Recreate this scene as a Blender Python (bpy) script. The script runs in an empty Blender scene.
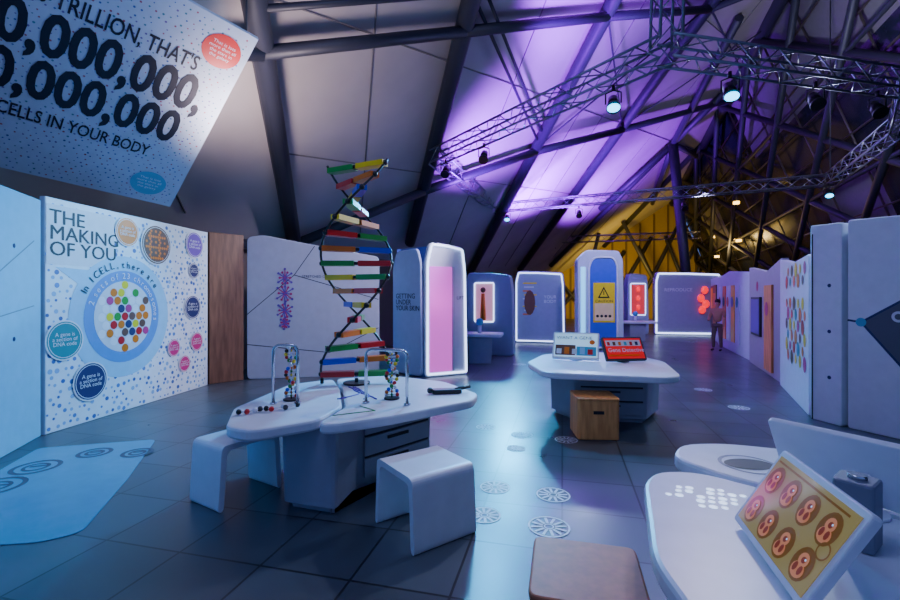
import bpy, bmesh, math, random
from mathutils import Vector, Matrix
random.seed(7)
V=Vector
def lin(c):
    c=c/255.0
    return c/12.92 if c<=0.04045 else ((c+0.055)/1.055)**2.4
def C(r,g,b): return (lin(r),lin(g),lin(b),1)
MATS={}
def mat(name,col,rough=.5,metal=0,emit=None,es=0,noise=0,nscale=8,bump=0):
    if name in MATS: return MATS[name]
    m=bpy.data.materials.new(name); m.use_nodes=True
    nt=m.node_tree; b=nt.nodes['Principled BSDF']
    b.inputs['Base Color'].default_value=col
    b.inputs['Roughness'].default_value=rough
    b.inputs['Metallic'].default_value=metal
    if emit:
        b.inputs['Emission Color'].default_value=emit
        b.inputs['Emission Strength'].default_value=es
    tc=nt.nodes.new('ShaderNodeTexCoord'); n=nt.nodes.new('ShaderNodeTexNoise')
    n.inputs['Scale'].default_value=nscale; n.inputs['Detail'].default_value=4
    nt.links.new(tc.outputs['Object'],n.inputs['Vector'])
    k=noise if noise else .04
    mx=nt.nodes.new('ShaderNodeMixRGB'); mx.blend_type='MULTIPLY'
    mx.inputs[0].default_value=1
    mx.inputs[1].default_value=col
    rp=nt.nodes.new('ShaderNodeMapRange')
    rp.inputs['From Min'].default_value=.3; rp.inputs['From Max'].default_value=.7
    rp.inputs['To Min'].default_value=1-k; rp.inputs['To Max'].default_value=1+k
    nt.links.new(n.outputs['Fac'],rp.inputs['Value'])
    nt.links.new(rp.outputs[0],mx.inputs[2]); nt.links.new(mx.outputs[0],b.inputs['Base Color'])
    if bump:
        bp=nt.nodes.new('ShaderNodeBump'); bp.inputs['Strength'].default_value=bump
        nt.links.new(n.outputs['Fac'],bp.inputs['Height']); nt.links.new(bp.outputs[0],b.inputs['Normal'])
    MATS[name]=m; return m
def frame(o,u,v):
    u=V(u).normalized(); v=V(v); v=(v-u*v.dot(u)).normalized(); n=u.cross(v)
    M=Matrix((( u.x,v.x,n.x,o[0]),(u.y,v.y,n.y,o[1]),(u.z,v.z,n.z,o[2]),(0,0,0,1)))
    return M
def wallframe(A,B,z=0):
    return frame((A[0],A[1],z),(B[0]-A[0],B[1]-A[1],0),(0,0,1))
def dist(A,B): return math.hypot(B[0]-A[0],B[1]-A[1])
def area(p): return .5*sum(p[i-1][0]*p[i][1]-p[i][0]*p[i-1][1] for i in range(len(p)))
def rnd(pts,r,seg=4):
    out=[]; n=len(pts)
    for i in range(n):
        p=V(pts[i]).to_2d(); a=V(pts[i-1]).to_2d(); c=V(pts[(i+1)%n]).to_2d()
        ra=min(r,(a-p).length*.45); rc=min(r,(c-p).length*.45)
        s=p+(a-p).normalized()*ra; e=p+(c-p).normalized()*rc
        for k in range(seg+1):
            t=k/seg; q=s*(1-t)**2+p*2*t*(1-t)+e*t*t
            out.append((q.x,q.y))
    return out
def inset(pts,d):
    if area(pts)<0: pts=pts[::-1]
    n=len(pts); out=[]
    for i in range(n):
        p=V(pts[i]); a=V(pts[i-1]); c=V(pts[(i+1)%n])
        e1=(p-a).normalized(); e2=(c-p).normalized()
        n1=V((-e1.y,e1.x)); n2=V((-e2.y,e2.x)); b=n1+n2
        if b.length<1e-6: b=n1
        b=b.normalized(); k=d/max(.3,b.dot(n1))
        q=p+b*k; out.append((q.x,q.y))
    return out
class MB:
    def __init__(s): s.bm=bmesh.new(); s.m=[]
    def mi(s,m):
        if m not in s.m: s.m.append(m)
        return s.m.index(m)
    def face(s,vs,m,smooth=False):
        try: f=s.bm.faces.new(vs)
        except ValueError: return
        f.material_index=s.mi(m); f.smooth=smooth
    def loft(s,M,pts,levels,m,mtop=None,smooth=False):
        if area(pts)<0: pts=pts[::-1]
        rings=[]
        for h,ins in levels:
            q=inset(pts,ins) if abs(ins)>1e-6 else pts
            rings.append([s.bm.verts.new(M@V((x,y,h))) for x,y in q])
        n=len(pts)
        for a,b in zip(rings,rings[1:]):
            for i in range(n): s.face([a[i],a[(i+1)%n],b[(i+1)%n],b[i]],m,smooth)
        s.face(rings[0][::-1],m); s.face(rings[-1],mtop or m)
    def prism(s,M,pts,a,b,m,mtop=None): s.loft(M,pts,[(a,0),(b,0)],m,mtop)
    def slab(s,M,pts,a,b,m,r=.02,mtop=None):
        s.loft(M,pts,[(a,r),(a+r*.3,r*.3),(a+r,0),(b-r,0),(b-r*.3,r*.3),(b,r)],m,mtop)
    def box(s,M,lo,hi,m):
        s.prism(M,[(lo[0],lo[1]),(hi[0],lo[1]),(hi[0],hi[1]),(lo[0],hi[1])],lo[2],hi[2],m)
    def flat(s,M,pts,h,m):
        s.face([s.bm.verts.new(M@V((x,y,h))) for x,y in pts],m)
    def disc(s,M,c,r,h,m,n=24,ry=None):
        ry=ry or r
        s.flat(M,[(c[0]+r*math.cos(2*math.pi*i/n),c[1]+ry*math.sin(2*math.pi*i/n)) for i in range(n)],h,m)
    def ring(s,M,c,r,w,h,m,n=28):
        a=[];b=[]
        for i in range(n):
            t=2*math.pi*i/n
            a.append(s.bm.verts.new(M@V((c[0]+r*math.cos(t),c[1]+r*math.sin(t),h))))
            b.append(s.bm.verts.new(M@V((c[0]+(r-w)*math.cos(t),c[1]+(r-w)*math.sin(t),h))))
        for i in range(n): s.face([a[i],a[(i+1)%n],b[(i+1)%n],b[i]],m)
    def line(s,M,p,q,w,h,m):
        p=V(p);q=V(q);d=(q-p).normalized();n=V((-d.y,d.x))*w/2
        s.flat(M,[tuple(p-n),tuple(q-n),tuple(q+n),tuple(p+n)],h,m)
    def cyl(s,p,q,r,m,n=8,r2=None):
        p=V(p);q=V(q);d=(q-p)
        if d.length<1e-6: return
        d.normalize(); a=d.orthogonal().normalized(); b=d.cross(a); r2=r if r2 is None else r2
        A=[];B=[]
        for i in range(n):
            t=2*math.pi*i/n; o=a*math.cos(t)+b*math.sin(t)
            A.append(s.bm.verts.new(p+o*r)); B.append(s.bm.verts.new(q+o*r2))
        for i in range(n): s.face([A[i],A[(i+1)%n],B[(i+1)%n],B[i]],m,True)
        s.face(A[::-1],m); s.face(B,m)
    def path(s,pts,r,m,n=8,closed=False):
        pts=[V(p) for p in pts]; N=len(pts); rings=[]; prev=None
        for i in range(N):
            if closed: d=pts[(i+1)%N]-pts[i-1]
            else: d=pts[min(i+1,N-1)]-pts[max(i-1,0)]
            d.normalize()
            if prev is None: a=d.orthogonal().normalized()
            else:
                a=prev-d*prev.dot(d); a.normalize()
            prev=a; b=d.cross(a)
            rings.append([s.bm.verts.new(pts[i]+(a*math.cos(2*math.pi*k/n)+b*math.sin(2*math.pi*k/n))*r) for k in range(n)])
        R=range(N if closed else N-1)
        for i in R:
            A=rings[i];B=rings[(i+1)%N]
            off=0
            if closed and i==N-1:
                off=min(range(n),key=lambda o:(A[0].co-B[o].co).length)
            for k in range(n): s.face([A[k],A[(k+1)%n],B[(k+1+off)%n],B[(k+off)%n]],m,True)
        if not closed: s.face(rings[0][::-1],m); s.face(rings[-1],m)
    def ball(s,p,r,m,seg=10,sc=(1,1,1)):
        M=Matrix.Translation(p)@Matrix.Diagonal((sc[0],sc[1],sc[2],1))
        g=bmesh.ops.create_uvsphere(s.bm,u_segments=seg,v_segments=max(5,seg*2//3),radius=r,matrix=M)
        k=s.mi(m)
        for v in g['verts']:
            for f in v.link_faces: f.material_index=k; f.smooth=True
    def text(s,M,t,size,m,x=0,y=0,h=.004,align='LEFT',bold=.0,sp=1,ls=1,sx=1):
        cu=bpy.data.curves.new('t','FONT'); cu.body=t; cu.size=size; cu.align_x=align; cu.offset=bold*size
        cu.space_character=sp; cu.space_line=ls; cu.resolution_u=3
        o=bpy.data.objects.new('t',cu); bpy.context.scene.collection.objects.link(o)
        dg=bpy.context.evaluated_depsgraph_get(); me=bpy.data.meshes.new_from_object(o.evaluated_get(dg))
        T=M@Matrix.Translation((x,y,h))@Matrix.Diagonal((sx,1,1,1)); me.transform(T)
        k=s.mi(m)
        n0=len(s.bm.faces); s.bm.from_mesh(me); s.bm.faces.ensure_lookup_table()
        for f in s.bm.faces[n0:]: f.material_index=k
        bpy.data.objects.remove(o); bpy.data.meshes.remove(me); bpy.data.curves.remove(cu)
    def arc(s,M,t,size,m,c,r,a0,h):
        """text along a circle, clockwise from angle a0 (degrees)"""
        a=math.radians(a0)
        for ch in t:
            T=M@Matrix.Translation((c[0]+r*math.cos(a),c[1]+r*math.sin(a),0))@Matrix.Rotation(a-math.pi/2,4,'Z')
            if ch!=' ': s.text(T,ch,size,m,0,0,h,'CENTER')
            a-=size*(.35 if ch in ' I,il1' else .62)/r
    def done(s,name,parent=None):
        bmesh.ops.recalc_face_normals(s.bm,faces=s.bm.faces)
        me=bpy.data.meshes.new(name); s.bm.to_mesh(me); s.bm.free()
        for m in s.m: me.materials.append(m)
        o=bpy.data.objects.new(name,me); bpy.context.scene.collection.objects.link(o)
        if parent: o.parent=parent
        return o
I=Matrix.Identity(4)
# ------------------------------------------------------------------ materials
white=mat('white_laminate',C(215,219,232),.35)
offw=mat('offwhite_panel',C(196,202,218),.5)
greyp=mat('grey_panel',C(110,118,140),.5)
dgrey=mat('dark_grey',C(48,50,58),.5)
mgrey=mat('mid_grey',C(78,82,100),.5)
black=mat('black_plastic',C(12,12,15),.35)
steel=mat('painted_steel',C(50,52,66),.5,.1)
alu=mat('truss_aluminium',C(135,138,155),.35,.8)
chrome=mat('chrome',C(210,212,220),.15,1)
baseg=mat('cabinet_grey',C(150,152,170),.5)
gap=mat('gap_dark',C(25,27,34),.6)
fabric=mat('roof_fabric',C(172,164,166),.85,0,noise=.12,nscale=.6)
seam=mat('fabric_seam',C(115,110,115),.8)
navy=mat('navy_print',C(22,32,92),.5)
txt=mat('text_dark',C(22,26,46),.6)
neon=mat('neon_white',C(230,235,255),.3,0,C(190,212,255),3.6)
teal=mat('teal_print',C(0,128,140),.5)
red=mat('red_plastic',C(205,20,32),.35)
orange=mat('orange_plastic',C(228,115,15),.35)
yellow=mat('yellow_plastic',C(235,205,25),.35)
green=mat('green_plastic',C(15,145,55),.35)
blue=mat('blue_plastic',C(20,60,200),.35)
magenta=mat('magenta_print',C(190,25,115),.5)
purple=mat('purple_print',C(105,60,170),.5)
lblue=mat('light_blue_print',C(130,188,224),.5)
mblue=mat('mid_blue_print',C(64,130,200),.5)
cyanp=mat('cyan_print',C(60,165,200),.5)
brown=mat('brown_print',C(105,62,48),.5)
decal=mat('floor_decal_white',C(215,220,228),.5)
warm=mat('warm_lamp',C(255,230,150),.4,0,C(255,200,90),8)
pinkl=mat('pink_light_panel',C(225,100,215),.4,0,C(230,90,215),1.0)
redl=mat('red_glow',C(230,30,40),.4,0,C(255,15,35),1.4)
def wood(name,c1,c2,sc=6):
    m=bpy.data.materials.new(name); m.use_nodes=True; nt=m.node_tree; b=nt.nodes['Principled BSDF']
    b.inputs['Roughness'].default_value=.5
    tc=nt.nodes.new('ShaderNodeTexCoord'); mp=nt.nodes.new('ShaderNodeMapping'); mp.inputs['Scale'].default_value=(sc,sc,sc*.12)
    n=nt.nodes.new('ShaderNodeTexNoise'); n.inputs['Scale'].default_value=3; n.inputs['Detail'].default_value=6
    cr=nt.nodes.new('ShaderNodeValToRGB'); cr.color_ramp.elements[0].color=c1; cr.color_ramp.elements[1].color=c2
    cr.color_ramp.elements[0].position=.35; cr.color_ramp.elements[1].position=.65
    nt.links.new(tc.outputs['Object'],mp.inputs[0]); nt.links.new(mp.outputs[0],n.inputs['Vector'])
    nt.links.new(n.outputs['Fac'],cr.inputs[0]); nt.links.new(cr.outputs[0],b.inputs['Base Color']); return m
woodm=wood('plywood',C(200,130,66),C(238,172,98))
woodd=wood('wood_panel',C(110,76,58),C(140,100,76))
# floor
fm=bpy.data.materials.new('floor_tiles'); fm.use_nodes=True; nt=fm.node_tree; b=nt.nodes['Principled BSDF']
tc=nt.nodes.new('ShaderNodeTexCoord'); mp=nt.nodes.new('ShaderNodeMapping'); mp.inputs['Rotation'].default_value=(0,0,math.radians(14))
br=nt.nodes.new('ShaderNodeTexBrick'); br.offset=0
br.inputs['Color1'].default_value=C(62,70,80); br.inputs['Color2'].default_value=C(76,85,96); br.inputs['Mortar'].default_value=C(24,28,35)
br.inputs['Scale'].default_value=1; br.inputs['Mortar Size'].default_value=.008; br.inputs['Brick Width'].default_value=.6; br.inputs['Row Height'].default_value=.6
no=nt.nodes.new('ShaderNodeTexNoise'); no.inputs['Scale'].default_value=1.4; no.inputs['Detail'].default_value=6
mr=nt.nodes.new('ShaderNodeMapRange'); mr.inputs['To Min'].default_value=.2; mr.inputs['To Max'].default_value=.45
nt.links.new(tc.outputs['Object'],mp.inputs[0]); nt.links.new(mp.outputs[0],br.inputs['Vector']); nt.links.new(tc.outputs['Object'],no.inputs['Vector'])
nt.links.new(no.outputs['Fac'],mr.inputs['Value']); nt.links.new(mr.outputs[0],b.inputs['Roughness'])
mx=nt.nodes.new('ShaderNodeMixRGB'); mx.blend_type='OVERLAY'; mx.inputs[0].default_value=.35
nt.links.new(br.outputs['Color'],mx.inputs[1]); nt.links.new(no.outputs['Fac'],mx.inputs[2]); nt.links.new(mx.outputs[0],b.inputs['Base Color'])
# ------------------------------------------------------------------ shell
def roofz(x,y): return 2.9+.652*(x+4)-.336*(y-11.5)
m=MB(); m.box(I,(-13,-5,-.1),(24,36,0),fm); m.done('floor')
m=MB()
poly=[(-10.5,-1.1),(7.6,34),(17,34),(4.8,-5),(-10.5,-5)]
lo=[m.bm.verts.new((x,y,roofz(x,y))) for x,y in poly]; hi=[m.bm.verts.new((x,y,roofz(x,y)+.15)) for x,y in poly]
m.face(lo,fabric); m.face(hi,fabric)
for i in range(5): m.face([lo[i],lo[(i+1)%5],hi[(i+1)%5],hi[i]],fabric)
m.done('ceiling')
D=V((-.2444,1,-.4956))
starts=[V((-3.84,11.16,3.11)),V((-1.29,14.5,3.65)),V((.92,20.8,2.99)),V((3.93,25.25,3.45)),V((11.5,33.6,5.7))]
def bp(i,t,off=-.25):
    p=starts[i]-D*t; return p+V((0,0,off))
m=MB()
for i,s in enumerate(starts):
    L=s.y+4
    m.cyl(bp(i,0),bp(i,L),.17,steel,12)
ts2=[.3,2.41,7.0,9.15,12.1]; ts1=[4.76,6.36,10.7,12.95,18]
for i in range(4): m.cyl(bp(i,ts2[i],-.35),bp(i+1,ts2[i+1],-.35),.12,steel,10)
for i in range(4): m.cyl(bp(i,ts1[i],-.35),bp(i+1,ts1[i+1],-.35),.1,steel,10)
for i in range(4): m.cyl(bp(i,ts1[i]+.55,-.35),bp(i+1,ts1[i+1]+.6,-.35),.05,steel,8)
# tie rods
for i in range(2,4):
    m.cyl(bp(i,ts2[i]),bp(i+1,ts1[i+1]),.025,steel,6); m.cyl(bp(i,ts1[i]),bp(i+1,ts2[i+1]),.025,steel,6)
m.cyl(bp(1,ts1[1]+.5),bp(2,ts2[2]+.2),.035,steel,6); m.cyl(bp(1,ts1[1]+.8),bp(2,ts2[2]+.5),.035,steel,6)
m.cyl(bp(0,ts1[0],-.35),(-6.2,3.5,roofz(-6.2,3.5)-.3),.12,steel,8)
m.cyl((-6.3,5.5,roofz(-6.3,5.5)-.2),(-3.2,-3,roofz(-3.2,-3)-.3),.15,steel,8)
m.cyl(bp(0,0),(-9,2.5,roofz(-9,2.5)-.1),.12,steel,8)
# steel column and branching struts
top=V((10.4,21,8.8))
m.cyl((11.3,21,0),top,.22,steel,12)
for q in ((6.5,29),(13.5,30),(8,24),(14.3,26),(9,14),(12,18.5)):
    m.cyl(top,(q[0],q[1],roofz(q[0],q[1])-.2),.14,steel,8)
m.cyl((8.5,30,0),(9.6,29,roofz(9.6,29)-.1),.12,steel,8)
m.cyl((15.5,31,0),(11.5,30,roofz(11.5,30)-.1),.12,steel,8)
m.done('roof_beams')
m=MB()
for i in range(4):
    for f in ((.5,) if i<2 else (.33,.66)):
        a=bp(i,0,-.01).lerp(bp(i+1,0,-.01),f); L=a.y+3
        p=V(a); q=a-D*L
        for pp in (p,q): pp.z=roofz(pp.x,pp.y)-.012
        m.cyl(p,q,.015,seam,5)
for k in range(1,6):
    p=bp(0,k*2.6); q=bp(4,k*4.3)
    p.z=roofz(p.x,p.y)-.012; q.z=roofz(q.x,q.y)-.012; m.cyl(p,q,.015,seam,5)
for x0 in (-5,-6.5):
    m.cyl((x0,8.5+ (x0+5)*1.9,roofz(x0,8.5+(x0+5)*1.9)-.015),(x0+3.4,-4,roofz(x0+3.4,-4)-.015),.02,seam,5)
m.done('ceiling_seams')
# glazed slope
def rp(t): return V((4.8,-5,14.2)).lerp(V((17,34,9.0)),t)
def gp(t): return V((11.5,-5,0)).lerp(V((21,34,0)),t)
def gl(t,s,o=0):
    p=rp(t).lerp(gp(t),s); return p-V((.85,-.25,.45))*o
glass=mat('night_glass',C(34,40,56),.25)
mul=mat('mullion_bronze',C(82,74,72),.4,.2)
blind=mat('grey_blind',C(125,122,130),.8)
m=MB(); N=12
g=[[m.bm.verts.new(gl(i/N,j/4,-.1)) for j in range(5)] for i in range(N+1)]
for i in range(N):
    for j in range(4): m.face([g[i][j],g[i+1][j],g[i+1][j+1],g[i][j+1]],blind if (j==0 and i<8) or (i*3+j*5)%7==0 else glass)
m.done('window_1')
m=MB()
NT=18
for i in range(NT+1): m.cyl(gl(i/NT,0,.1),gl(i/NT,1,.1),.035,mul,5)
for j in range(0,11): m.cyl(gl(0,j/10,.12),gl(1,j/10,.12),.035,mul,5)
for i in range(-4,9):
    a=i/9
    for (s0,s1) in ((0,1),(1,0)):
        t0,t1=a,a+.44
        lo_=max(0,t0); hi_=min(1,t1)
        if hi_<=lo_: continue
        f=lambda t:s0+(s1-s0)*(t-t0)/(t1-t0)
        m.cyl(gl(lo_,f(lo_),.45),gl(hi_,f(hi_),.45),.12,steel,8)
m.cyl(rp(0)-V((.2,0,.3)),rp(1)-V((.2,0,.3)),.22,steel,10)
for k in range(1,4):
    m.cyl(gl(0,k/4,.45),gl(1,k/4,.45),.08,steel,6)
m.done('window_frame')
# end wall
ylw=mat('end_wall_plaster',C(150,128,62),.8)
slat=mat('end_wall_slats',C(96,78,40),.7)
m=MB()
M=wallframe((7.6,34),(21,34))
m.prism(M,[(0,0),(13.4,0),(9.4,9.1),(0,3.0)],-.2,0,ylw)
for k in range(12):
    x1=.4+k*1.05
    top_=min(3.0+x1*.65,9.1-(max(0,x1-9.4))*2.2)-.15
    if top_>.5: m.box(M,(x1,0,0),(x1+.12,top_,.08),slat)
for k in range(7):
    m.cyl(M@V((k*2,0,.25)),M@V((min(k*2+3.5,12),min(3+1.6*k*.66+1,7),.25)),.14,steel,6)
    m.cyl(M@V((k*2+3,0,.3)),M@V((k*2+.5,min(3+k*.8,8),.3)),.12,steel,6)
m.done('wall_back')
m=MB(); M=wallframe((-10.5,-1.1),(7.6,34)); m.box(M,(0,0,-.15),(dist((-10.5,-1.1),(7.6,34)),2.9,0),mat('perimeter_plaster',C(106,92,86),.8)); m.done('wall_left')

# ------------------------------------------------------------------ wall panels
def panel(name,A,B,pts,mt,th=.08,fn=None):
    m=MB(); M=wallframe(A,B)
    m.slab(M,pts,-th,0,mt,.012)
    if fn: fn(m,M)
    return m.done(name)
def rect(w,h,z0=0): return [(0,z0),(w,z0),(w,h),(0,h)]
def dotcluster(m,M,c,R,cols,r,h):
    k=int(R/r/1.0)
    for i in range(-k,k+1):
        for j in range(-k,k+1):
            x=i*r*2.15+(j%2)*r*1.07; y=j*r*1.9
            if math.hypot(x,y)<R-r*.6:
                m.disc(M,(c[0]+x,c[1]+y),r,h,cols[(i*5+j*3+i*j)%len(cols)],14)
def speck(m,M,x0,x1,y0,y1,step,cols,h,rmin,rmax,skip=.15):
    """field of printed dots"""
    r_=random.Random(3); y=y0; j=0
    while y<y1:
        x=x0+(j%2)*step/2
        while x<x1:
            if r_.random()>skip: m.disc(M,(x+r_.uniform(-.25,.25)*step,y+r_.uniform(-.25,.25)*step),r_.uniform(rmin,rmax),h,r_.choice(cols),8)
            x+=step
        y+=step*.87; j+=1
d1c=mat('dot_blue_a',C(70,120,190),.5); d2c=mat('dot_blue_b',C(120,165,212),.5); d3c=mat('dot_blue_c',C(50,90,165),.5)
def making(m,M):
    speck(m,M,.04,3.04,.06,2.82,.10,[d1c,d2c,d2c,d3c],.0015,.012,.034)
    m.flat(M,[(.12,2.02),(.75,2.0),(1.95,1.75),(1.16,1.35)],.003,lblue)
    m.disc(M,(1.16,1.37),.87,.004,lblue,48); m.disc(M,(1.16,1.37),.66,.006,mblue,48)
    m.disc(M,(1.16,1.37),.51,.008,offw,40)
    dotcluster(m,M,(1.16,1.37),.50,[red,yellow,white,magenta,orange,brown,green,white,navy,white,orange],.060,.010)
    m.box(M,(.01,2.05,.002),(.98,2.78,.0035),offw)
    m.text(M,'THE\nMAKING\nOF YOU',.25,txt,.04,2.55,.006,bold=.0,ls=.78,sx=1.05)
    m.text(M,'THE\nMAKING\nOF YOU',.25,txt,.047,2.552,.0062,bold=.0,ls=.78,sx=1.05)
    m.arc(M,'In 1 CELL, there are',.14,txt,(1.16,1.37),.70,152,.012)
    m.arc(M,'2 sets of 23 chromosomes',.12,white,(1.16,1.37),.545,160,.012)
    for (x,z,r,c) in ((1.2,2.60,.20,orange),(1.77,2.475,.30,brown),(2.68,2.58,.22,purple),(2.66,2.12,.13,navy),(.237,1.11,.235,teal),(.6,.53,.24,navy),(2.63,1.47,.2,navy),(2.16,.8,.14,magenta),(2.74,.85,.16,magenta),(2.42,.5,.135,magenta)):
        m.disc(M,(x,z),r*1.08,.014,white,28); m.disc(M,(x,z),r*1.0,.016,c,28); m.ring(M,(x,z),r*.93,.008,.017,white)
        if c is not brown:
            m.text(M,'A gene is\na section of\nDNA code',r*.30,white,x,z+r*.22,.018,'CENTER',ls=.85)
    dotcluster(m,M,(1.77,2.475),.26,[brown,orange,brown,brown],.022,.02)
panel('wall_panel_making_of_you',(-4.84,5.38),(-4.54,8.44),rect(3.07,2.86),mat('making_of_you_base',C(210,222,236),.5),fn=making)
def cyanpanel(m,M):
    m.line(M,(0,1.0),(3.6,1.55),.012,.002,greyp); m.line(M,(2.0,1.35),(3.6,2.3),.012,.002,greyp)
    for z in (2.2,1.2): m.disc(M,(3.2,z),.025,.003,navy,12)
panel('wall_panel_plain',(-3.6,1.8),(-4.86,5.36),rect(dist((-3.6,1.8),(-4.86,5.36))-.02,2.8),mat('pale_cyan_panel',C(105,178,212),.5),fn=cyanpanel)
panel('wall_panel_wood',(-4.55,8.5),(-4.1,8.97),rect(.64,2.88),woodd)
def angw(m,M):
    for a,b_ in (((0,1.3),(.9,2.1)),((.9,2.1),(2.6,1.6)),((.9,2.1),(1.3,2.7)),((0,.7),(1.6,.5)),((1.6,.5),(2.6,1.0))):
        m.line(M,a,b_,.014,.003,gap)
    cx,cz=.72,1.62
    for k,(dz,r) in enumerate(((.42,.18),(.1,.21),(-.25,.19),(-.5,.12))):
        for j in range(12):
            t=j*math.pi/6+k
            rr=r*(1 if j%2 else .7)
            m.line(M,(cx,cz+dz),(cx+rr*math.cos(t)*.8,cz+dz+rr*math.sin(t)),.022,.004+.0003*j,purple if j%3 else magenta)
            m.disc(M,(cx+rr*math.cos(t)*.8,cz+dz+rr*math.sin(t)),.024,.009,purple if j%2 else magenta,10)
    m.text(M,'STRETCHED OUT',.07,txt,1.05,2.05,.004)
w=dist((-4.06,9.0),(-1.5,9.55))
panel('angled_wall_panel',(-4.06,9.0),(-1.5,9.55),rnd([(0,0),(w,0),(w,2.5),(1.3,2.72),(.3,2.9),(0,2.85)],.1),mat('angled_panel',C(186,188,204),.5),.25,fn=angw)

# banner
TR=V((-2.39,5.6,4.87)); u=V((.646,.755,-.107)).normalized(); v=V((2.01,-1.47,1.78)).normalized()
MBn=frame(TR,u,v)
m=MB()
m.box(MBn,(-3.6,-3.06,-.03),(0,0,.03),mat('banner_print',C(178,194,218),.6))
dots=[mat('dot_red',C(165,80,100),.5),mat('dot_teal',C(50,125,150),.5),d3c,mat('dot_violet',C(110,90,160),.5)]
speck(m,MBn,-3.55,-.05,-3.0,-.05,.08,dots,.0315,.007,.013,.05)
s=.036
T=[('100 TRILLION, THAT\'S',.28,-.46,-.74,.012,.60),('100,000,000,',.70,-.24,-1.30,.03,.67),('000,000,000',.70,-.36,-1.88,.03,.67),('CELLS IN YOUR BODY',.25,-.56,-2.22,.012,.60)]
for t,sz,x,y,bo,sx in T: m.text(MBn,t,sz,txt,x,y,s,'RIGHT',bold=bo,sx=sx)
m.disc(MBn,(-.30,-.36),.22,s+.001,red); m.disc(MBn,(-.40,-2.70),.22,s+.001,cyanp)
for cx_,cy_ in ((-.30,-.36),(-.40,-2.70)):
    m.text(MBn,'That is lots\nmore than all\nthe stars in\nthe galaxy',.058,white,cx_,cy_+.08,s+.003,'CENTER')
for x in (-3.5,-.1):
    for y in (-.1,-2.9):
        p=MBn@V((x,y,0)); m.cyl(p,(p.x,p.y,max(p.z+.05,roofz(p.x,p.y)-.02)),.01,steel,5)
m.done('hanging_banner')

# ------------------------------------------------------------------ portals
def portal(name,A,B,H,depth,body,fn=None,inn=.07,pts=None,neonm=neon,nr=.022):
    m=MB(); M=wallframe(A,B); w=dist(A,B)
    pts=pts or [(0,0),(w,0),(w-.04,H*.8),(w-.1,H-.08),(w*.5,H-.02),(.1,H),(.0,H*.85)]
    P=rnd(pts,.1,5)
    m.slab(M,P,-depth,0,body,.03)
    if neonm:
        q=inset(rnd([p for p in pts],.1,5),inn)
        m.path([M@V((x,max(y,.06),.02)) for x,y in q],nr,neonm,6,True)
    if fn: fn(m,M,w,H)
    return m.done(name)
pblue=mat('portal_blue',C(60,85,170),.45)
pgrey=mat('portal_grey',C(140,148,182),.45)
def k1(m,M,w,H):
    m.box(M,(.10,.1,.001),(.60,2.28,.02),pinkl)
    m.box(M,(.62,.1,.001),(.66,2.28,.03),offw)
    m.text(M,'LIFT',.1,txt,.72,1.6,.006)
kk=portal('body_exhibit_kiosk',(-.51,9.2),(.386,9.64),2.78,.12,white,k1,nr=.022,inn=.05)
m=MB()
m.loft(I,rnd([(-.53,9.24),(.36,9.68),(.1,10.5),(-1.25,9.95)],.05),[(0,0),(2.2,.03),(2.70,.10)],pblue)
M=wallframe((-1.25,9.95),(-.53,9.24))
m.slab(M,rnd([(.06,.02),(.99,.02),(.97,2.35),(.86,2.66),(.2,2.64),(.06,2.3)],.1),0,.07,mat('kiosk_side',C(160,175,212),.45),.02)
m.text(M,'GETTING\nUNDER\nYOUR SKIN',.15,txt,.18,1.62,.075,bold=.01,ls=.85)
o=m.done('kiosk_side_body'); o.parent=kk
def k2(m,M,w,H):
    m.box(M,(.3,.95,.0),(.85,2.05,.015),mat('lit_niche',C(220,200,190),.5,0,C(235,150,190),.55))
    m.path([M@V((x,z,.03)) for x,z in rnd([(.3,.95),(.85,.95),(.85,2.05),(.3,2.05)],.05)],.016,neon,6,True)
    m.cyl(M@V((.55,1.0,.05)),M@V((.55,1.75,.05)),.09,orange,8,.05); m.ball(M@V((.55,1.85,.05)),.08,brown)
portal('lit_niche_wall',(.42,12.9),(1.75,12.5),2.35,.5,pgrey,k2,neonm=None)
def k3(m,M,w,H):
    for i in range(9):
        m.line(M,(.3+.05*(i%2),2.15-i*.14),(.8-(i%3)*.1,2.15-i*.14),.05,.006,[yellow,offw,orange][i%3])
    m.disc(M,(.55,1.45),.2,.008,brown,12,.45); m.text(M,'YOUR\nBODY',.16,white,1.05,1.6,.006)
portal('lit_exhibit_panel',(2.35,16.4),(4.1,15.9),2.6,.35,pgrey,k3)
def k4(m,M,w,H):
    arch=rnd([(.35,.05),(w-.2,.05),(w-.2,2.65),(w-.34,2.9),(.49,2.9),(.35,2.65)],.14)
    m.prism(M,arch,0,.02,mat('arch_blue',C(50,75,200),.4))
    m.path([M@V((x,z,.03)) for x,z in arch],.035,white,6,True)
    m.box(M,(.48,.85,.02),(1.14,2.1,.03),yellow); m.box(M,(.52,.9,.03),(1.10,1.45,.034),mat('sign_buff',C(235,205,150),.5))
    m.flat(M,[(.62,1.62),(.98,1.62),(.8,1.98)],.036,black); m.flat(M,[(.68,1.66),(.92,1.66),(.8,1.9)],.038,yellow)
    m.box(M,(.785,1.72,.038),(.815,1.84,.042),black)
    m.text(M,'CAUTION',.12,txt,.54,1.48,.036)
    for i in range(4): m.disc(M,(.61+i*.125,1.05),.045,.036,black,10)
    m.box(M,(.1,.1,.0),(.24,2.6,.03),mat('cyan_edge',C(150,225,240),.4,0,C(90,190,255),1.6))
W4=dist((4.05,14.3),(5.45,14.1))
portal('hazard_exhibit_kiosk',(4.05,14.3),(5.45,14.1),3.15,.7,mat('kiosk4',C(180,186,215),.45),k4,neonm=None,
  pts=[(0,0),(W4,0),(W4-.02,2.8),(W4-.14,3.1),(.28,3.15),(0,2.85)])
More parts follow.
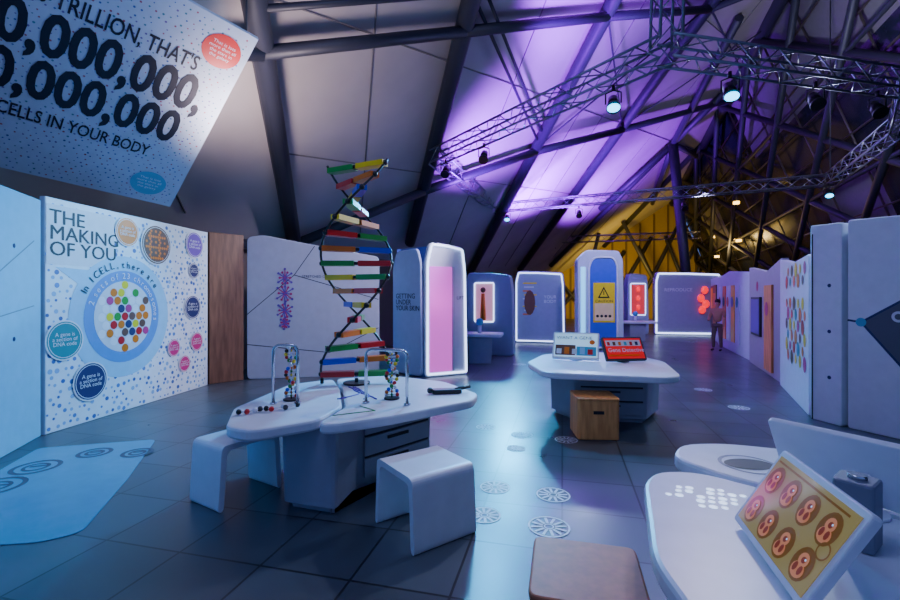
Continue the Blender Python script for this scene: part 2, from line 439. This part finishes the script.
def k5(m,M,w,H):
    m.box(M,(.15,.9,.0),(.75,2.2,.015),mat('lit_niche2',C(200,90,80),.5,0,C(255,30,40),.35))
    for z in (1.2,1.6,2.0): m.ball(M@V((.45,z,.05)),.13,redl,8,(.7,.5,1))
    m.path([M@V((x,z,.03)) for x,z in rnd([(.12,.85),(.78,.85),(.78,2.25),(.12,2.25)],.05)],.016,neon,6,True)
portal('red_specimen_display',(7.9,20),(8.85,20),2.7,.5,pgrey,k5,neonm=None)
def k6(m,M,w,H):
    for x,z in ((2.0,1.95),(1.85,1.6),(2.05,1.35),(1.9,1.1)): m.ball(M@V((x,z,.1)),.16,redl,8,(1,.5,1.1))
    m.text(M,'REPRODUCE',.2,white,.4,1.9,.006); m.box(M,(w-.25,.1,0),(w-.14,2.4,.03),pinkl)
portal('reproduction_exhibit_panel',(9.0,19.8),(11.7,19.3),2.75,.35,mat('pg6',C(140,144,172),.45),k6,nr=.035)

# ------------------------------------------------------------------ right wall
def colours(m,M):
    cols=[red,orange,yellow,teal,brown,magenta,orange,yellow]
    for j in range(10):
        for i in range(5):
            x=.75+i*.34+(j%2)*.15; z=.5+j*.175
            if (i*7+j*5)%7: m.disc(M,(x,z),.075+.02*((i+j)%3),.006,cols[(i*3+j)%8],16)
A=(6.19,8.44);B=(4.98,6.25);w=dist(A,B)
panel('colour_dots_wall_panel',A,B,rnd([(0,0),(w,0),(w,2.25),(w*.5,2.2),(0,2.35)],.05),white,.12,fn=colours)
def screens(m,M):
    m.box(M,(.5,.75,0),(1.5,1.65,.05),dgrey); m.box(M,(.55,.8,.05),(1.45,1.6,.055),purple)
    m.box(M,(1.9,.1,0),(2.6,1.9,.04),woodm); m.disc(M,(2.2,1.4),.15,.05,magenta); m.disc(M,(1.0,1.9),.12,.006,magenta)
A=(7.65,11.5);B=(6.3,8.55);w=dist(A,B)
panel('screen_wall_panel',A,B,rnd([(0,0),(w,0),(w,2.4),(w*.6,2.2),(0,2.4)],.05),mat('mauve_panel',C(160,148,165),.5),.12,fn=screens)
def pp(m,M):
    for i in range(5): m.box(M,(.2+i*.62,.3,0),(.65+i*.62,2.0,.02),[white,orange,white,yellow,offw][i]); m.disc(M,(.42+i*.62,1.5),.16,.03,[magenta,navy,red,purple,teal][i])
A=(9.3,15.6);B=(7.75,11.6);w=dist(A,B)
panel('poster_wall_panel',A,B,rnd([(0,0),(w,0),(w,2.3),(w*.4,2.45),(0,2.3)],.05),offw,.12,fn=pp)
def bk(m,M):
    m.box(M,(.3,.4,0),(2.6,2.1,.03),black); m.box(M,(.4,1.2,.03),(1.2,2.0,.04),yellow); m.box(M,(1.4,.6,.03),(2.4,1.8,.04),woodm)
panel('dark_poster_panel',(10.9,18.8),(9.45,15.8),rnd([(0,0),(3.3,0),(3.3,2.4),(0,2.4)],.05),offw,.12,fn=bk)
def wd(m,M):
    m.line(M,(.03,0),(.03,2.5),.02,.003,gap)
    for z in (.6,1.2,1.8): m.disc(M,(.25,z),.025,.004,navy,10)
panel('white_door_panel',(4.9,6.12),(4.99,5.72),rnd([(0,0),(.4,0),(.4,2.6),(0,2.62)],.03),white,.2,fn=wd)
def bigp(m,M):
    j=(.14,1.34)
    m.flat(M,[j,(.95,1.9),(1.55,1.7),(1.55,.9),(.62,.72)],.003,mgrey)
    for p,q in ((j,(0,1.36)),(j,(.95,1.9)),(j,(.62,.72)),((.62,.72),(1.5,.5)),((.62,.72),(.55,.1))): m.line(M,p,q,.025,.005,navy)
    m.disc(M,j,.055,.007,cyanp,16); m.disc(M,(.62,.72),.05,.007,cyanp,16)
    for x,z in ((.5,1.42),(.78,1.55),(.62,1.1),(.95,1.2),(1.15,1.5)): m.disc(M,(x,z),.065,.009,white,20); m.disc(M,(x,z),.035,.011,mgrey,14)
    m.ring(M,(1.0,.45),.2,.03,.006,cyanp)
panel('white_network_wall_panel',(5.02,5.68),(5.6,4.2),rnd([(0,0),(1.58,0),(1.58,2.55),(0,2.62)],.03),white,.2,fn=bigp)

# ------------------------------------------------------------------ truss
def truss(m,p,q,s=.3,r=.022,up=V((0,0,1))):
    p=V(p);q=V(q);d=(q-p);L=d.length;d.normalize()
    if abs(d.dot(up))>.9: up=V((1,0,0))
    a=d.cross(up).normalized()*s/2; b=a.cross(d).normalized()*s/2
    cs=[a+b,a-b,-a-b,-a+b]
    for c in cs: m.cyl(p+c,q+c,r,alu,6)
    n=max(2,int(L/(s*1.15)))
    for i in range(n):
        p0=p+d*L*i/n; p1=p+d*L*(i+1)/n
        for k in range(4):
            c0,c1=cs[k],cs[(k+1)%4]
            m.cyl(p0+(c0 if i%2 else c1),p1+(c1 if i%2 else c0),r*.5,alu,4)
m=MB(); ZT=5.0
TP=[(-.36,10.8),(2.92,6.1),(7.3,7.1),(8.76,8.76),(10.9,12.9),(1.7,16.9)]
for i in range(6):
    a=TP[i];b_=TP[(i+1)%6]; truss(m,(a[0],a[1],ZT),(b_[0],b_[1],ZT))
truss(m,(2.95,6.15,ZT+.1),(3.1,6.2,roofz(3.1,6.2)-.1))
for (x,y) in TP[:1]+TP[2:3]+TP[4:]:
    m.cyl((x,y,ZT),(x,y,roofz(x,y)-.05),.015,steel,5)
truss(m,(6.2,26.4,5),(13.5,24.3,5),.35)
for x,y in ((6.2,26.4),(13.5,24.3)): m.cyl((x,y,5),(x,y,roofz(x,y)-.05),.02,steel,5)
m.done('lighting_truss')
lens=mat('lamp_lens_cyan',C(120,235,255),.3,0,C(30,190,255),7)
def par(name,x,y,z,aim,lit=True):
    m=MB(); p=V((x,y,z-.30)); d=(V(aim)-p).normalized()
    m.cyl(p-d*.14,p+d*.09,.07,black,14,.09); m.cyl(p+d*.09,p+d*.13,.10,black,14)
    if lit: m.ball(p+d*.13,.095,lens,12,(1,1,.6))
    a=d.cross(V((0,0,1))).normalized()*.11
    m.path([p+a,p+a+V((0,0,.16)),V((x,y,z-.1)),p-a+V((0,0,.16)),p-a],.012,black,6)
    m.cyl((x,y,z-.1),(x,y,z-.02),.025,black,8)
    m.done(name)
def L(kind,name,loc,col,energy,aim=None,size=.3,spot=60,blend=.6):
    l=bpy.data.lights.new(name,kind); l.color=col; l.energy=energy
    if kind=='AREA': l.size=size
    else: l.shadow_soft_size=size
    if kind=='SPOT': l.spot_size=math.radians(spot); l.spot_blend=blend
    o=bpy.data.objects.new(name,l); o.location=loc; bpy.context.scene.collection.objects.link(o)
    if aim is not None: o.rotation_euler=(V(aim)-V(loc)).to_track_quat('-Z','Y').to_euler()
    return o
par('stage_spotlight',2.1,16.5,ZT-.15,(1,11,0)); par('stage_spotlight.001',2.45,6.75,ZT-.15,(1.3,3,0))
par('stage_spotlight.002',3.95,6.35,ZT-.15,(3,3,0)); par('stage_spotlight.003',10.6,12.6,ZT-.15,(8,8,0))
for i,(x,y) in enumerate(((-.1,10.4),(.7,9.3),(5.4,6.65),(6.6,6.95),(4.5,15.7),(7.5,14.4))):
    par('stage_spotlight.%03d'%(i+4),x,y,ZT-.15,(x-1,y-4,0),False)
m=MB()
for x,y,z in ((17.2,27,5.0),(15.4,24,4.6),(17.6,30,5.6),(14.0,22,6.2),(17.2,29,4.2)):
    m.cyl((x,y,z),(x,y,z+.12),.14,warm,12); m.cyl((x,y,z+.12),(x,y,z+1.2),.01,steel,4)
m.done('pendant_lamps')

# ------------------------------------------------------------------ tables
def cabinet(m,poly,z1,fr,fw,mt=baseg):
    m.loft(I,rnd(poly,.03,2),[(.0,.06),(.06,.05),(.06,.0),(z1,-.02)],mt)
    M=wallframe(*fr); 
    for i in range(3):
        z=.12+i*.18
        m.box(M,(.04,z,.0),(fw,z+.155,.022),mt); m.box(M,(.05,z+.157,.0),(fw-.01,z+.178,.010),gap)
        m.box(M,(fw*.35,z+.10,.022),(fw*.65,z+.125,.034),gap)
m=MB()
cabinet(m,[(-1.29,3.5),(-.86,3.37),(-.78,3.8),(-.2,4.42),(-.5,4.9),(-1.1,4.9),(-1.45,4.2)],.66,((-.76,3.79),(-.18,4.41)),.8)
left=[(-1.58,3.16),(-1.36,3.06),(-.98,3.34),(-.90,3.75),(-1.1,4.5),(-1.3,5.0),(-1.68,4.7),(-1.78,3.7)]
right=[(-.96,3.24),(-.84,3.22),(-.45,3.46),(.2,3.98),(.27,4.25),(-.05,4.85),(-.7,5.25),(-1.27,5.02),(-1.07,4.5),(-.87,3.75)]
m.slab(I,rnd(left,.09),.655,.74,white,.02); m.slab(I,rnd(right,.09),.66,.74,white,.02)
for k in range(3):
    m.path([(-1.0+.1*k+.16*math.sin(t*.5+k),4.0+.09*t,.742) for t in range(7)],.008,purple,5)
m.path([(-.9,3.45,.741),(-.6,3.6,.741),(-.75,3.75,.741)],.006,green,5)
tb=m.done('activity_table')
# DNA model
m=MB(); cx,cy=-.98,4.72; R=.36; z0,z1=.80,3.06
def hp(z,ph): a=math.pi*(z-1.99)/1.2+ph; return V((cx+R*math.cos(a),cy+R*math.sin(a),z))
for ph in (0,math.pi):
    m.path([hp(z0+(z1-z0)*i/60,ph) for i in range(61)],.013,black,7)
cc=[(red,green),(blue,orange),(green,red),(orange,yellow),(red,green),(yellow,blue),(red,orange),(green,yellow)]
nr=16
for i in range(nr):
    z=z0+.05+(z1-z0-.1)*i/(nr-1); a=hp(z,0); b_=hp(z,math.pi); c0,c1=cc[i%8]
    M=frame(a,b_-a,(0,0,1)); w=2*R
    m.box(M,(0,-.027,-.05),(w*.47,.027,.05),c0); m.box(M,(w*.53,-.027,-.05),(w,.027,.05),c1)
    m.box(M,(w*.45,-.016,-.035),(w*.55,.016,.035),black)
    m.ball(a,.030,black,8); m.ball(b_,.030,black,8)
m.cyl((cx,cy,.744),(cx,cy,.76),.14,black,24); m.cyl((cx,cy,.76),(cx,cy,.86),.02,chrome,10)
for ph in (0,math.pi): m.cyl(hp(z0,ph),hp(z0,ph)-V((0,0,.054)),.02,black,7)
m.done('dna_double_helix_model')
def smallhelix(name,x,y,h,sw=.045):
    m=MB(); m.cyl((x,y,.742),(x,y,.755),.07,black,16); m.cyl((x,y,.75),(x,y,.75+h),.006,chrome,6)
    cols=[red,blue,white,yellow,green,orange,black]
    for i in range(15):
        z=.78+h*i/15; a=i*.55
        p=V((x+sw*math.cos(a),y+sw*math.sin(a),z)); q=V((x-sw*math.cos(a),y-sw*math.sin(a),z))
        m.cyl(p,q,.006,white,5); m.ball(p,.018,cols[i%7],8); m.ball(q,.018,cols[(i*3+2)%7],8); m.ball((x,y,z),.012,cols[(i+4)%7],7)
    m.done(name)
smallhelix('molecule_model',-1.40,3.97,.46); smallhelix('molecule_model.001',-.52,4.02,.42,.05)
def loop(name,a,b_,h):
    m=MB(); a=V((a[0],a[1],.742)); b_=V((b_[0],b_[1],.742)); u=(b_-a); w=u.length
    M=frame(a,u,(0,0,1)); r=.06; pts=[(0,0)]
    for k in range(7): t=math.pi-k*math.pi/12; pts.append((r+r*math.cos(t),h-r+r*math.sin(t)))
    for k in range(7): t=math.pi/2-k*math.pi/12; pts.append((w-r+r*math.cos(t),h-r+r*math.sin(t)))
    pts.append((w,0)); m.path([M@V((x,z,0)) for x,z in pts],.014,chrome,8)
    for p in (a,b_): m.cyl(p,p+V((0,0,.012)),.03,chrome,12)
    m.done(name)
loop('chrome_hoop',(-.72,3.86),(-.36,3.78),.46); loop('chrome_hoop.001',(-1.50,3.82),(-1.30,3.84),.5)
m=MB()
for i in range(9):
    p=V((-1.62+.045*i+random.uniform(-.02,.02),3.50+random.uniform(-.05,.05)+.02*i,.765)); m.ball(p,.022,[black,red,white,dgrey][i%4],8)
    if i: m.cyl(p,pp_,.006,white,5)
    pp_=p
m.done('molecule_pieces')
m=MB(); M=frame((-.05,4.25,.742),(.9,.15,0),(0,1,0))
m.slab(M,rnd([(-.12,-.05),(.16,-.05),(.16,.06),(-.12,.06)],.03),0,.04,black,.01); m.cyl(M@V((.1,0,.03)),M@V((.25,.04,.05)),.018,dgrey,8)
m.ball(M@V((-.14,.0,.03)),.03,dgrey,8); m.done('handheld_magnifier')

def bench(name,p,q,n,H=.48,w=None):
    m=MB(); p=V(p);q=V(q);n=V(n); L_=(q-p).length
    M=frame((p.x,p.y,0),(n.x,n.y,0),(0,0,1)); W=n.length; t=.045
    out=rnd([(0-.03,0),(0,H),(W,H),(W+.03,0),(W+.03-t,0),(W-t,H-t),(t,H-t),(t-.03,0)],.05,5)
    nn=M.to_3x3()@V((0,0,1)); sgn=1 if (q-p).to_3d().dot(nn)>0 else -1
    a,b_=(0,L_) if sgn>0 else (-L_,0)
    m.prism(M,out,a,b_,white); m.done(name)
bench('white_bench_stool',(-.243,2.878),(.156,3.187),(-.29,.407))
bench('white_bench_stool.001',(-2.09,3.66),(-1.75,3.45),(.27,.44),.5)
def cube_stool(name,c,s,ang,H,top,side):
    m=MB(); M=Matrix.Translation((c[0],c[1],0))@Matrix.Rotation(math.radians(ang),4,'Z'); h=s/2
    m.loft(M,rnd([(-h,-h),(h,-h),(h,h),(-h,h)],.05),[(0,.01),(.01,0),(H-.03,0)],side)
    m.slab(M,rnd([(-h-.004,-h-.004),(h+.004,-h-.004),(h+.004,h+.004),(-h-.004,h+.004)],.05),H-.03,H,top,.01)
    m.box(M,(-.06,-h-.003,H*.62),(.06,-h+.001,H*.70),gap)
    m.done(name)
cube_stool('wooden_stool',(1.73,5.42),.48,-4,.48,woodm,woodm)
seatm=mat('seat_brown',C(175,108,74),.5,noise=.15,nscale=20)
cube_stool('wooden_stool.001',(.59,1.95),.46,-14,.47,seatm,woodm)
# second table
m=MB()
cabinet(m,[(1.45,6.45),(1.65,5.98),(2.55,5.85),(2.97,6.4),(2.8,7.1),(1.9,7.3)],.64,((1.68,5.96),(2.55,5.83)),.84)
m.slab(I,rnd([(1.10,6.45),(1.16,5.62),(1.35,5.5),(2.52,5.2),(2.75,5.35),(3.1,6.5),(3.0,7.2),(2.3,7.8),(1.5,7.3)],.12),.64,.72,white,.02)
m.done('activity_table.001')
def display(name,A,B,h,tilt,z,face,deco=None,th=.05,back=black,zt=.72):
    m=MB(); u=V((B[0]-A[0],B[1]-A[1],0)).normalized(); n=V((u.y,-u.x,0))
    v=V((0,0,math.sin(tilt)))-n*math.cos(tilt)
    M=frame((A[0],A[1],z),u,v); w=dist(A,B)
    m.slab(M,rnd([(0,0),(w,0),(w,h),(0,h)],.02),-th,0,back,.006)
    m.box(M,(.025,.025,0),(w-.025,h-.025,.003),face)
    if deco: deco(m,M,w,h)
    p=M@V((w/2,h*.5,-th)); m.cyl(p,(p.x,p.y,zt+.015),.03,back,8); m.cyl((p.x,p.y,zt+.002),(p.x,p.y,zt+.015),.09,back,16)
    return m.done(name)
scrw=mat('screen_white',C(190,210,225),.3,0,C(150,205,240),.8)
scrr=mat('screen_red',C(190,30,35),.3,0,C(210,20,30),.6)
def d1(m,M,w,h):
    m.box(M,(.04,.05,.003),(w*.5,h*.50,.005),brown); m.box(M,(w*.52,.05,.003),(w-.04,h*.45,.005),cyanp)
    for i in range(5): m.box(M,(.06+i*.11,.07,.005),(.13+i*.11,h*.35+.03*(i%2),.008),[white,orange,offw,lblue,red][i])
    m.text(M,'WANT A GENE',.075,txt,.05,h*.72,.006); m.disc(M,(w*.85,h*.62),.04,.007,orange,14)
display('tilted_info_display',(1.50,6.62),(2.12,6.40),.44,math.radians(55),.76,scrw,d1,back=white)
def d2(m,M,w,h):
    m.text(M,'Gene Detective',.085,white,.05,h*.35,.006,bold=.01); m.box(M,(.04,h*.6,.003),(w-.04,h*.85,.005),white)
    for i in range(6): m.box(M,(.06+i*.085,h*.63,.005),(.10+i*.085,h*.78,.007),[red,brown,orange,cyanp,red,navy][i])
    m.line(M,(.05,h*.2),(w-.1,h*.2),.02,.006,orange)
display('touchscreen_monitor',(2.2,6.30),(2.80,6.38),.36,math.radians(60),.76,scrr,d2,back=dgrey)

# near table
m=MB()
la=[(.70,.95),(.72,1.6),(.98,2.28),(1.12,2.42),(1.33,2.40),(1.6,2.12),(2.0,1.8),(2.0,.85),(.9,.8)]
lb=[(1.29,2.62),(1.46,2.86),(1.75,2.88),(2.4,2.62),(2.7,2.2),(2.3,1.75),(2.03,1.83),(1.63,2.15),(1.42,2.36)]
m.slab(I,rnd(la,.1),.64,.72,white,.02); m.slab(I,rnd(lb,.12),.64,.72,white,.02)
m.loft(I,rnd([(1.25,1.1),(1.95,1.05),(2.3,2.0),(1.9,2.5),(1.5,2.3),(1.2,1.8)],.05),[(0,.05),(.64,0)],baseg)
m.disc(I,(1.66,2.5),.13,.722,gap,28,.085); m.ring(I,(1.66,2.5),.15,.02,.7215,greyp)
glow=mat('projected_light_dots',C(235,245,255),.4,0,C(200,225,255),1.6)  # light dots projected on the tabletop, drawn as glowing discs
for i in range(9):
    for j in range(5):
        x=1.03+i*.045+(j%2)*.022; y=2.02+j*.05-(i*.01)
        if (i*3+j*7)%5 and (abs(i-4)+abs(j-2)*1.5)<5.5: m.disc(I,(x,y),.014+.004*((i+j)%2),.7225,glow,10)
m.done('activity_table.002')
scry=mat('screen_buff',C(120,110,70),.08,0,C(165,148,85),.42)
org=mat('screen_organ',C(190,130,85),.1,0,C(210,130,85),.45)
org2=mat('screen_organ_dark',C(130,60,40),.1,0,C(150,62,42),.3)
org3=mat('screen_line',C(120,80,35),.1,0,C(130,90,30),.3)
def d3(m,M,w,h):
    for i in range(4):
        for j in range(2):
            x,y=.09+i*.125,.095+j*.135
            m.disc(M,(x,y),.050,.004,org3,18,.058)
            m.disc(M,(x,y+.014),.024,.006,org,16); m.disc(M,(x,y-.022),.032,.0055,org,16,.026)
            m.disc(M,(x-.014,y-.018),.010,.007,org2,10,.016); m.disc(M,(x+.014,y-.018),.010,.007,org2,10,.016); m.disc(M,(x+.002,y+.014),.011,.007,org2,10); m.disc(M,(x+.010,y+.018),.004,.008,scrw,8)
    m.line(M,(.04,h-.045),(w-.06,h-.045),.008,.005,org3)
    m.ring(M,(w-.06,.17),.03,.006,.006,org3,20)
Lp=(1.155,1.837);Bp=(1.005,1.292)
display('tilted_tablet_display',Lp,Bp,.345,math.radians(59),.75,scry,d3,.03,white)
display('tilted_tablet_display.001',(2.03,1.70),(1.71,2.28),.36,math.radians(62),.75,scry,d3,.03,white)
m=MB(); m.slab(I,rnd([(1.44,1.70),(1.51,1.60),(1.62,1.68),(1.55,1.79)],.02),.722,.97,greyp,.01); m.cyl((1.53,1.69,.97),(1.53,1.69,.985),.03,chrome,10); m.done('display_bracket')

# floor graphics
m=MB()
m.prism(I,rnd([(-4.48,4.9),(-3.4,5.2),(-2.93,4.1),(-2.58,3.15),(-2.75,3.02),(-3.3,2.95),(-3.9,3.1)],.08),.0,.006,mat('floor_vinyl_cyan',C(85,150,180),.45))
for x,y,r in ((-4.0,4.35,.2),(-3.75,4.75,.16),(-3.3,4.75,.15),(-3.95,3.9,.22)):
    m.ring(I,(x,y),r,.04,.008,mgrey); m.ring(I,(x,y),r*.55,.03,.008,mgrey); m.line(I,(x-r*.3,y),(x+r*.4,y+.05),.03,.009,mgrey)
m.done('floor_vinyl_graphic')
m=MB()
for x,y,r in ((.39,3.9,.13),(.86,3.75,.14),(.26,3.4,.125),(.71,3.23,.15),(.86,5.38,.13),(1.34,5.19,.13),(.45,5.7,.12),(.72,4.9,.1),(4.3,6.7,.14),(4.5,8,.14),(2.2,9,.15),(3.4,8.3,.15),(1.7,11,.16)):
    m.ring(I,(x,y),r,.014,.004,decal,24)
    for k in range(12):
        a=k*math.pi/6; m.line(I,(x+.3*r*math.cos(a),y+.3*r*math.sin(a)),(x+.85*r*math.cos(a),y+.85*r*math.sin(a)),.02,.004,decal)
    m.ring(I,(x,y),r*.25,.01,.004,decal,12)
m.done('floor_decals')
def fartable(name,x,y,s=1):
    m=MB(); m.loft(I,[(x-.3,y-.25),(x+.3,y-.25),(x+.35,y+.3),(x-.35,y+.3)],[(0,.03),(.66,0)],baseg)
    m.slab(I,rnd([(x-.6*s,y-.3),(x+.5*s,y-.45),(x+.65*s,y+.3),(x-.3,y+.5)],.1),.66,.74,white,.02)
    m.cyl((x,y,.742),(x,y,.95),.05,white,10); m.ball((x,y,1.02),.1,cyanp,10); m.done(name)
fartable('exhibit_table',.75,11.4); fartable('exhibit_table.001',7.0,17.0,1.3)

# ------------------------------------------------------------------ person
def person(x,y,ang,h):
    root=bpy.data.objects.new('standing_person',None); bpy.context.scene.collection.objects.link(root)
    root.location=(x,y,0); root.rotation_euler=(0,0,math.radians(ang)); k=h/1.7; root.scale=(k,k,k)
    def skin(name,pts,edges,mt,sub=2):
        me=bpy.data.meshes.new(name); me.from_pydata([p[:3] for p in pts],edges,[]); o=bpy.data.objects.new(name,me)
        bpy.context.scene.collection.objects.link(o); o.parent=root; me.materials.append(mt)
        sm=o.modifiers.new('s','SKIN'); sm.use_smooth_shade=True
        for i,p in enumerate(pts):
            me.skin_vertices[0].data[i].radius=(p[3],p[4] if len(p)>4 else p[3])
        me.skin_vertices[0].data[0].use_root=True
        o.modifiers.new('sub','SUBSURF').levels=sub; o.modifiers['sub'].render_levels=sub
    skinm=mat('skin',C(200,150,125),.5); shirt=mat('shirt_tan',C(185,140,104),.8); trous=mat('trousers_brown',C(112,92,84),.8); hair=mat('hair_dark',C(40,28,22),.7)
    skin('shirt',[(0,0,.95,.15,.11),(0,0,1.12,.13,.10),(0,0,1.32,.16,.11),(0,.01,1.42,.10,.08),(.17,0,1.38,.065),(.23,-.02,1.12,.05),(-.17,0,1.38,.065),(-.24,-.03,1.12,.05),(-.20,-.20,1.02,.045)],
         [(0,1),(1,2),(2,3),(2,4),(4,5),(2,6),(6,7),(7,8)],shirt)
    skin('trousers',[(0,0,.93,.13,.11),(.09,0,.85,.095),(.10,-.01,.48,.065),(.11,.02,.10,.05),(-.09,0,.85,.095),(-.11,-.03,.48,.065),(-.12,-.01,.10,.05)],[(0,1),(1,2),(2,3),(0,4),(4,5),(5,6)],trous)
    skin('shoes',[(.11,.03,.05,.045),(.12,-.15,.035,.035)],[(0,1)],black); skin('shoes_2',[(-.12,.0,.05,.045),(-.13,-.18,.035,.035)],[(0,1)],black)
    skin('neck_and_head',[(0,.01,1.42,.05),(0,0,1.50,.048),(0,-.01,1.58,.072,.085),(0,0,1.66,.07,.085)],[(0,1),(1,2),(2,3)],skinm)
    skin('forearm_left',[(.23,-.02,1.12,.038),(.22,-.08,.88,.028),(.22,-.1,.80,.03,.018)],[(0,1),(1,2)],skinm)
    skin('forearm_right',[(-.20,-.18,1.03,.036),(-.13,-.36,1.05,.027),(-.11,-.43,1.06,.03,.018)],[(0,1),(1,2)],skinm)
    for sx,bx,by,bz,dx,dy,dz in ((1,.22,-.1,.80,0,-.01,-.08),(-1,-.11,-.43,1.06,.02,-.08,.01)):
        for f in range(4):
            o=(f-1.5)*.017; L_=1-.12*abs(f-1.2)
            skin('finger',[(bx+(0 if dz<-.05 else o),by+(o if dz<-.05 else 0),bz,.009),(bx+(0 if dz<-.05 else o)+dx*L_*.6,by+(o if dz<-.05 else 0)+dy*L_*.6,bz+dz*L_*.6,.008),(bx+(0 if dz<-.05 else o)+dx*L_-.008*sx,by+(o if dz<-.05 else 0)+dy*L_,bz+dz*L_-.004,.007)],[(0,1),(1,2)],skinm,1)
        skin('thumb',[(bx,by-.01,bz+.0,.01),(bx-.03*sx,by-.03,bz-.02,.009)],[(0,1)],skinm,1)
    m=MB(); m.ball((0,.02,1.665),.092,hair,14,(.95,1.08,.95)); m.ball((0,.07,1.60),.07,hair,12)
    m.ball((.03,-.088,1.60),.011,white,8); m.ball((-.03,-.088,1.60),.011,white,8); m.ball((.03,-.097,1.60),.006,black,6); m.ball((-.03,-.097,1.60),.006,black,6)
    m.ball((0,-.1,1.575),.014,skinm,8,(.8,1,1.3)); m.ball((0,-.086,1.54),.02,red,8,(1,.4,.3)); m.ball((.078,0,1.59),.02,skinm,8,(.4,.8,1.2)); m.ball((-.078,0,1.59),.02,skinm,8,(.4,.8,1.2))
    o=m.done('hair_and_face'); o.parent=root
person(8.2,13.8,-50,1.55)

# ------------------------------------------------------------------ lights
cool=(.48,.66,1.0); cy=(.03,.50,1.0); pu=(.30,.0,1.0)
L('SPOT','truss_light_1',(2.35,6.9,4.4),(.75,.8,1),560,(-.8,4.0,.8),.12,48)
L('SPOT','truss_light_2',(4.0,6.3,4.4),(.65,.72,1),520,(1.5,1.6,.5),.12,58)
L('SPOT','truss_light_3',(-.2,10.2,4.4),(.7,.85,1),800,(-4.7,7.0,1.4),.15,48)
L('SPOT','truss_light_4',(.8,9.0,4.4),cy,2300,(-4.6,3.7,.9),.15,58)
L('SPOT','truss_light_5',(2.1,16.2,4.4),(.03,.55,1),3000,(1.0,8.5,0),.15,72)
L('SPOT','truss_light_6',(10.4,12.4,4.4),(.6,.7,1),850,(5,7,1),.15,70)
L('SPOT','truss_light_7',(5.4,6.6,4.4),cool,420,(5.2,4.9,1.2),.15,90)
L('SPOT','truss_light_8',(4.5,15.4,4.4),cool,650,(5,9,0),.15,90)
L('SPOT','truss_light_9',(1.5,8.2,4.4),(.75,.7,1),950,(-2.9,9.3,1.6),.15,52)
L('SPOT','truss_light_10',(.7,9.2,4.4),(.03,.5,1),1200,(.5,5.4,0),.15,50)
L('SPOT','truss_light_11',(3.2,6.15,4.4),(1,.80,.6),130,(1.9,5.5,.4),.1,45)
L('SPOT','stool_warm_fill',(3.4,6.2,4.4),(1,.72,.5),170,(.6,1.95,.45),.1,16)  # added warm fill aimed at the dark front stool
L('SPOT','truss_light_13',(4.6,10.5,4.9),(.6,.65,1),650,(4.5,15.5,1.3),.2,80)
L('SPOT','truss_light_14',(8.0,14.0,4.9),(.7,.65,1),550,(9.5,20,1.3),.2,70)
L('SPOT','banner_light',(.2,5.2,4.2),(.5,.7,1),210,(-4.2,5.0,4.2),.2,75)
L('SPOT','glazing_fill',(7.5,9.5,5.3),(.75,.75,1),900,(14,14,9),.3,120,1)  # added fill to make the lattice members show, no fixture
# purple uplighters washing the fabric
L('SPOT','uplight_purple_1',(.9,11.5,3.0),pu,7000,(1.6,12.8,8),.3,85,.8)
L('SPOT','uplight_purple_2',(3.5,16.5,3.3),pu,10500,(3.7,17.5,9),.3,100,.8)
L('SPOT','uplight_purple_3',(2.6,8.6,5.3),pu,3200,(3.4,9.8,10),.3,90,.8)
L('SPOT','uplight_purple_4',(7,20.5,3.3),pu,8500,(8,22,9),.3,100,.8)
L('SPOT','roof_fill_neutral',(-2.8,6.0,3.3),(.95,.76,.78),430,(-2.6,8.0,8),.3,130,1)  # added fill to brighten the grey left roof, no fixture
L('SPOT','foyer_light_yellow',(11,26,2.0),(1,.64,.07),2300,(13,34,4.5),.5,120,.8)
L('POINT','foyer_light_yellow_2',(16.2,27,4.2),(1,.66,.2),160,size=.3)
L('POINT','hall_fill_1',(-1.0,1.5,5.5),(.42,.5,1),260,size=1.2)  # added cool fill near the camera, not a hall lamp
L('POINT','hall_fill_2',(5,10,5.5),(.36,.38,1),300,size=1.2)  # second added ambient fill, deeper in the hall
L('POINT','pink_portal_light',(-.1,9.0,1.6),(1,.2,.9),6,size=.3)
wd_=bpy.data.worlds.new('night'); bpy.context.scene.world=wd_; wd_.use_nodes=True
bg=wd_.node_tree.nodes['Background']; bg.inputs[0].default_value=(.18,.30,.8,1); bg.inputs[1].default_value=.55
cam=bpy.data.cameras.new('camera'); cam.lens=18; cam.sensor_width=36; cam.shift_y=-.0033; cam.clip_start=.05
co=bpy.data.objects.new('camera',cam); co.location=(0,0,1.65); co.rotation_euler=(math.radians(90),0,0)
bpy.context.scene.collection.objects.link(co); bpy.context.scene.camera=co
